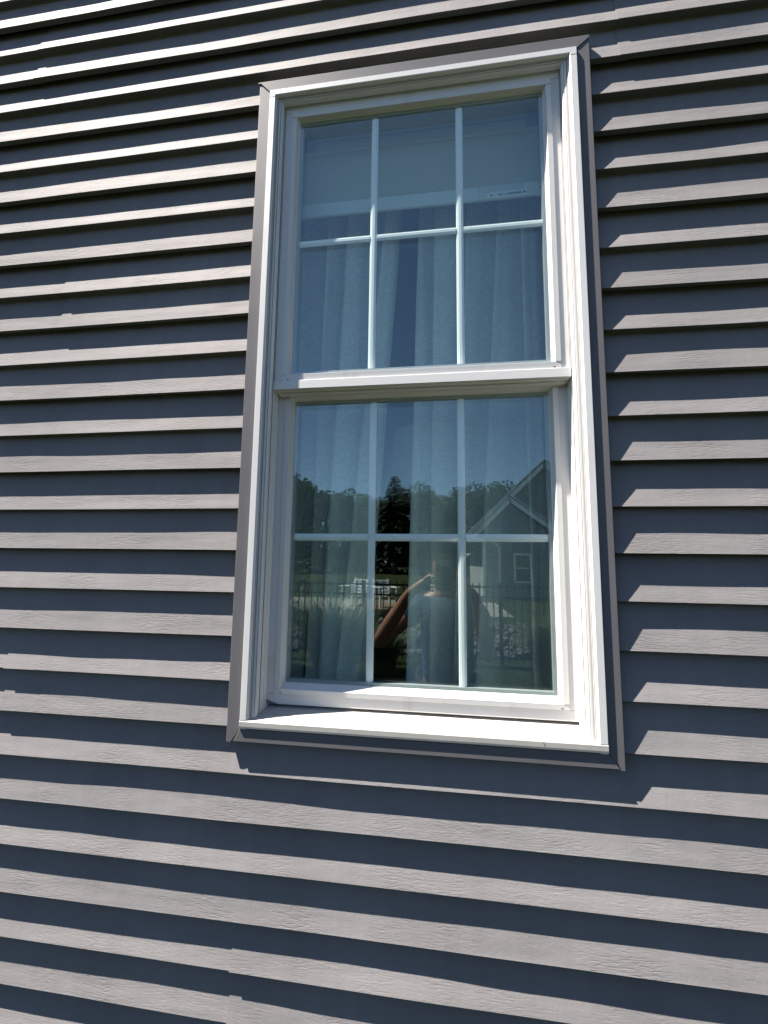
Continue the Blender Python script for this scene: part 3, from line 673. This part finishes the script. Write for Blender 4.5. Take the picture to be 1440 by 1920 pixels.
# ---- neighbouring house
hs = empty('neighbour_house', 'grey sided house with white gable trim mirrored in the lower right panes', 'house', loc=(0, 0, 0))
HY = -20.0
A_ = (5.35, 3.54)          # main ridge
slope = .985
EL_ = (1.62, -.12); ERx = 9.1
mb = MB()
hb = MB()
def gable_wall(mb, x0, x1, xr, zr, zeave0, zeave1, y, courses=True):
    """stepped lap siding on a gable end"""
    z = GZ; st = .18
    while z < zr-.02:
        z2 = min(z+st, zr)
        def span(zz):
            a = x0 if zz <= zeave0 else x0+(xr-x0)*(zz-zeave0)/(zr-zeave0)
            b = x1 if zz <= zeave1 else x1-(x1-xr)*(zz-zeave1)/(zr-zeave1)
            return a, b
        a, b = span(z); a2, b2 = span(z2)
        mb.quadpts([(a, y+.06, z), (b, y+.06, z), (b2, y, z2), (a2, y, z2)]); mb.quadpts([(a, y, z), (b, y, z), (b, y+.06, z), (a, y+.06, z)])
        z = z2
gable_wall(hb, 2.35, 8.4, A_[0], A_[1]-.1, A_[1]-.1-3.0*slope, A_[1]-.1-3.05*slope, HY)
hb.quadpts([(2.35, HY, GZ), (2.35, HY-9, GZ), (2.35, HY-9, .45), (2.35, HY, .45)])
hb.quadpts([(8.4, HY, GZ), (8.4, HY-9, GZ), (8.4, HY-9, .45), (8.4, HY, .45)])
hb.build('wall', M_NSIDE, hs)
# lower projecting gable
g2 = MB(); gable_wall(g2, 2.35, 5.3, 3.62, 1.50, 1.50-1.27*1.0, 1.50-1.68*.80, HY+1.0)
g2.quadpts([(2.35, HY+1.0, GZ), (2.35, HY, GZ), (2.35, HY, .2), (2.35, HY+1.0, .2)]); g2.quadpts([(5.3, HY+1.0, GZ), (5.3, HY, GZ), (5.3, HY, .15), (5.3, HY+1.0, .15)])
g2.build('front_wing', M_NSIDE, hs)
tr = MB(); fb = .30
def rake(p, q, y): tr.beam((p[0], y, p[1]), (q[0], y, q[1]), .05, fb, up=(0, 0, 1))
rake(A_, EL_, HY+.35); rake(A_, (ERx, A_[1]-(ERx-A_[0])*slope), HY+.35)
rake((3.60, 1.72), (1.75, -.16), HY+1.35); rake((3.60, 1.72), (5.70, .13), HY+1.35)
tr.box((1.62, HY+1.3, -.36), (2.3, HY+1.36, -.16)); tr.box((2.30, HY+1.02, GZ), (2.44, HY+1.06, -.2))
tr.build('gable_trim', M_NWHITE, hs)
tr = MB(); tr.bar((3.05, HY+1.12, -.55), (3.05, HY+1.12, GZ+.4), .045, 8); tr.bar((3.05, HY+1.12, -.55), (2.72, HY+1.12, -.28), .045, 8); tr.build('downspout', M_NWHITE, hs)
rf = MB()
def roofp(p, q, y0, y1):
    rf.quadpts([(p[0], y0, p[1]+.13), (q[0], y0, q[1]+.13), (q[0], y1, q[1]+.13), (p[0], y1, p[1]+.13)]); rf.quadpts([(p[0], y0, p[1]+.05), (q[0], y0, q[1]+.05), (q[0], y1, q[1]+.05), (p[0], y1, p[1]+.05)]); rf.quadpts([(p[0], y0, p[1]+.05), (q[0], y0, q[1]+.05), (q[0], y0, q[1]+.13), (p[0], y0, p[1]+.13)])
roofp(A_, EL_, HY+.38, HY-9.3); roofp(A_, (ERx, A_[1]-(ERx-A_[0])*slope), HY+.38, HY-9.3); roofp((3.60, 1.72), (1.75, -.16), HY+1.38, HY-.1); roofp((3.60, 1.72), (5.70, .13), HY+1.38, HY-.1)
rf.build('roof', M_ROOF, hs)
wn = MB(); wx0, wx1, wz1, wz0 = 3.73, 4.42, -.87, -2.07; wy = HY+1.07
wn.box((wx0, wy, wz0), (wx1, wy+.03, wz1)); wo = wn.build('window', M_NGLASS, hs)
fr = MB()
for a_, b_ in (((wx0-.06, wz0-.06), (wx1+.06, wz0+.03)), ((wx0-.06, wz1-.03), (wx1+.06, wz1+.06)), ((wx0-.06, wz0), (wx0+.04, wz1)), ((wx1-.04, wz0), (wx1+.06, wz1)), ((wx0, (wz0+wz1)/2-.03), (wx1, (wz0+wz1)/2+.03))):
    fr.box((a_[0], wy+.031, a_[1]), (b_[0], wy+.075, b_[1]))
fr.build('window_frame', M_NWHITE, wo)

# ---- deck with slatted chair
dk = empty('wooden_deck', 'low brown wooden deck beyond the black fence', 'deck', loc=(-1.55, -11.2, GZ)); mb = MB(); mb.box((-.9, -.9, .32), (.9, .9, .36)); mb.build('deck_board', M_WOOD, dk); mb = MB(); mb.box((-.88, -.88, 0), (.88, .88, .318)); mb.build('deck_skirt', M_WOOD, dk)
def chair(x, y, rz, label):
    e = empty('garden_chair', label, 'chair', 'white slatted garden chairs', (x, y, GZ+.361)); e.rotation_euler.z = rz
    b = MB()
    for i in range(5): b.beam((-.25, .16+.035*i, .34+.085*i), (.25, .16+.035*i, .34+.085*i), .015, .062)
    for s in (-1, 1): b.beam((s*.22, .15, .28), (s*.22, .33, .74), .03, .03, up=(1, 0, 0))
    b.build('backrest', M_CHAIR, e)
    b = MB()
    for i in range(5): b.beam((-.25, -.28+.1*i, .34-.02*i), (.25, -.28+.1*i, .34-.02*i), .08, .02)
    b.build('seat', M_CHAIR, e)
    for s in (-1, 1):
        for yy in (-.28, .2): b = MB(); b.beam((s*.25, yy, 0), (s*.25, yy, .52), .05, .05, up=(0, 1, 0)); b.build('leg', M_CHAIR, e)
        b = MB(); b.beam((s*.27, -.34, .53), (s*.27, .28, .53), .10, .022); b.build('armrest', M_CHAIR, e)
chair(-1.12, -10.9, 2.6, 'white slatted garden chair at the right end of the wooden deck'); chair(-2.0, -11.1, -2.7, 'white slatted garden chair at the left end of the wooden deck')
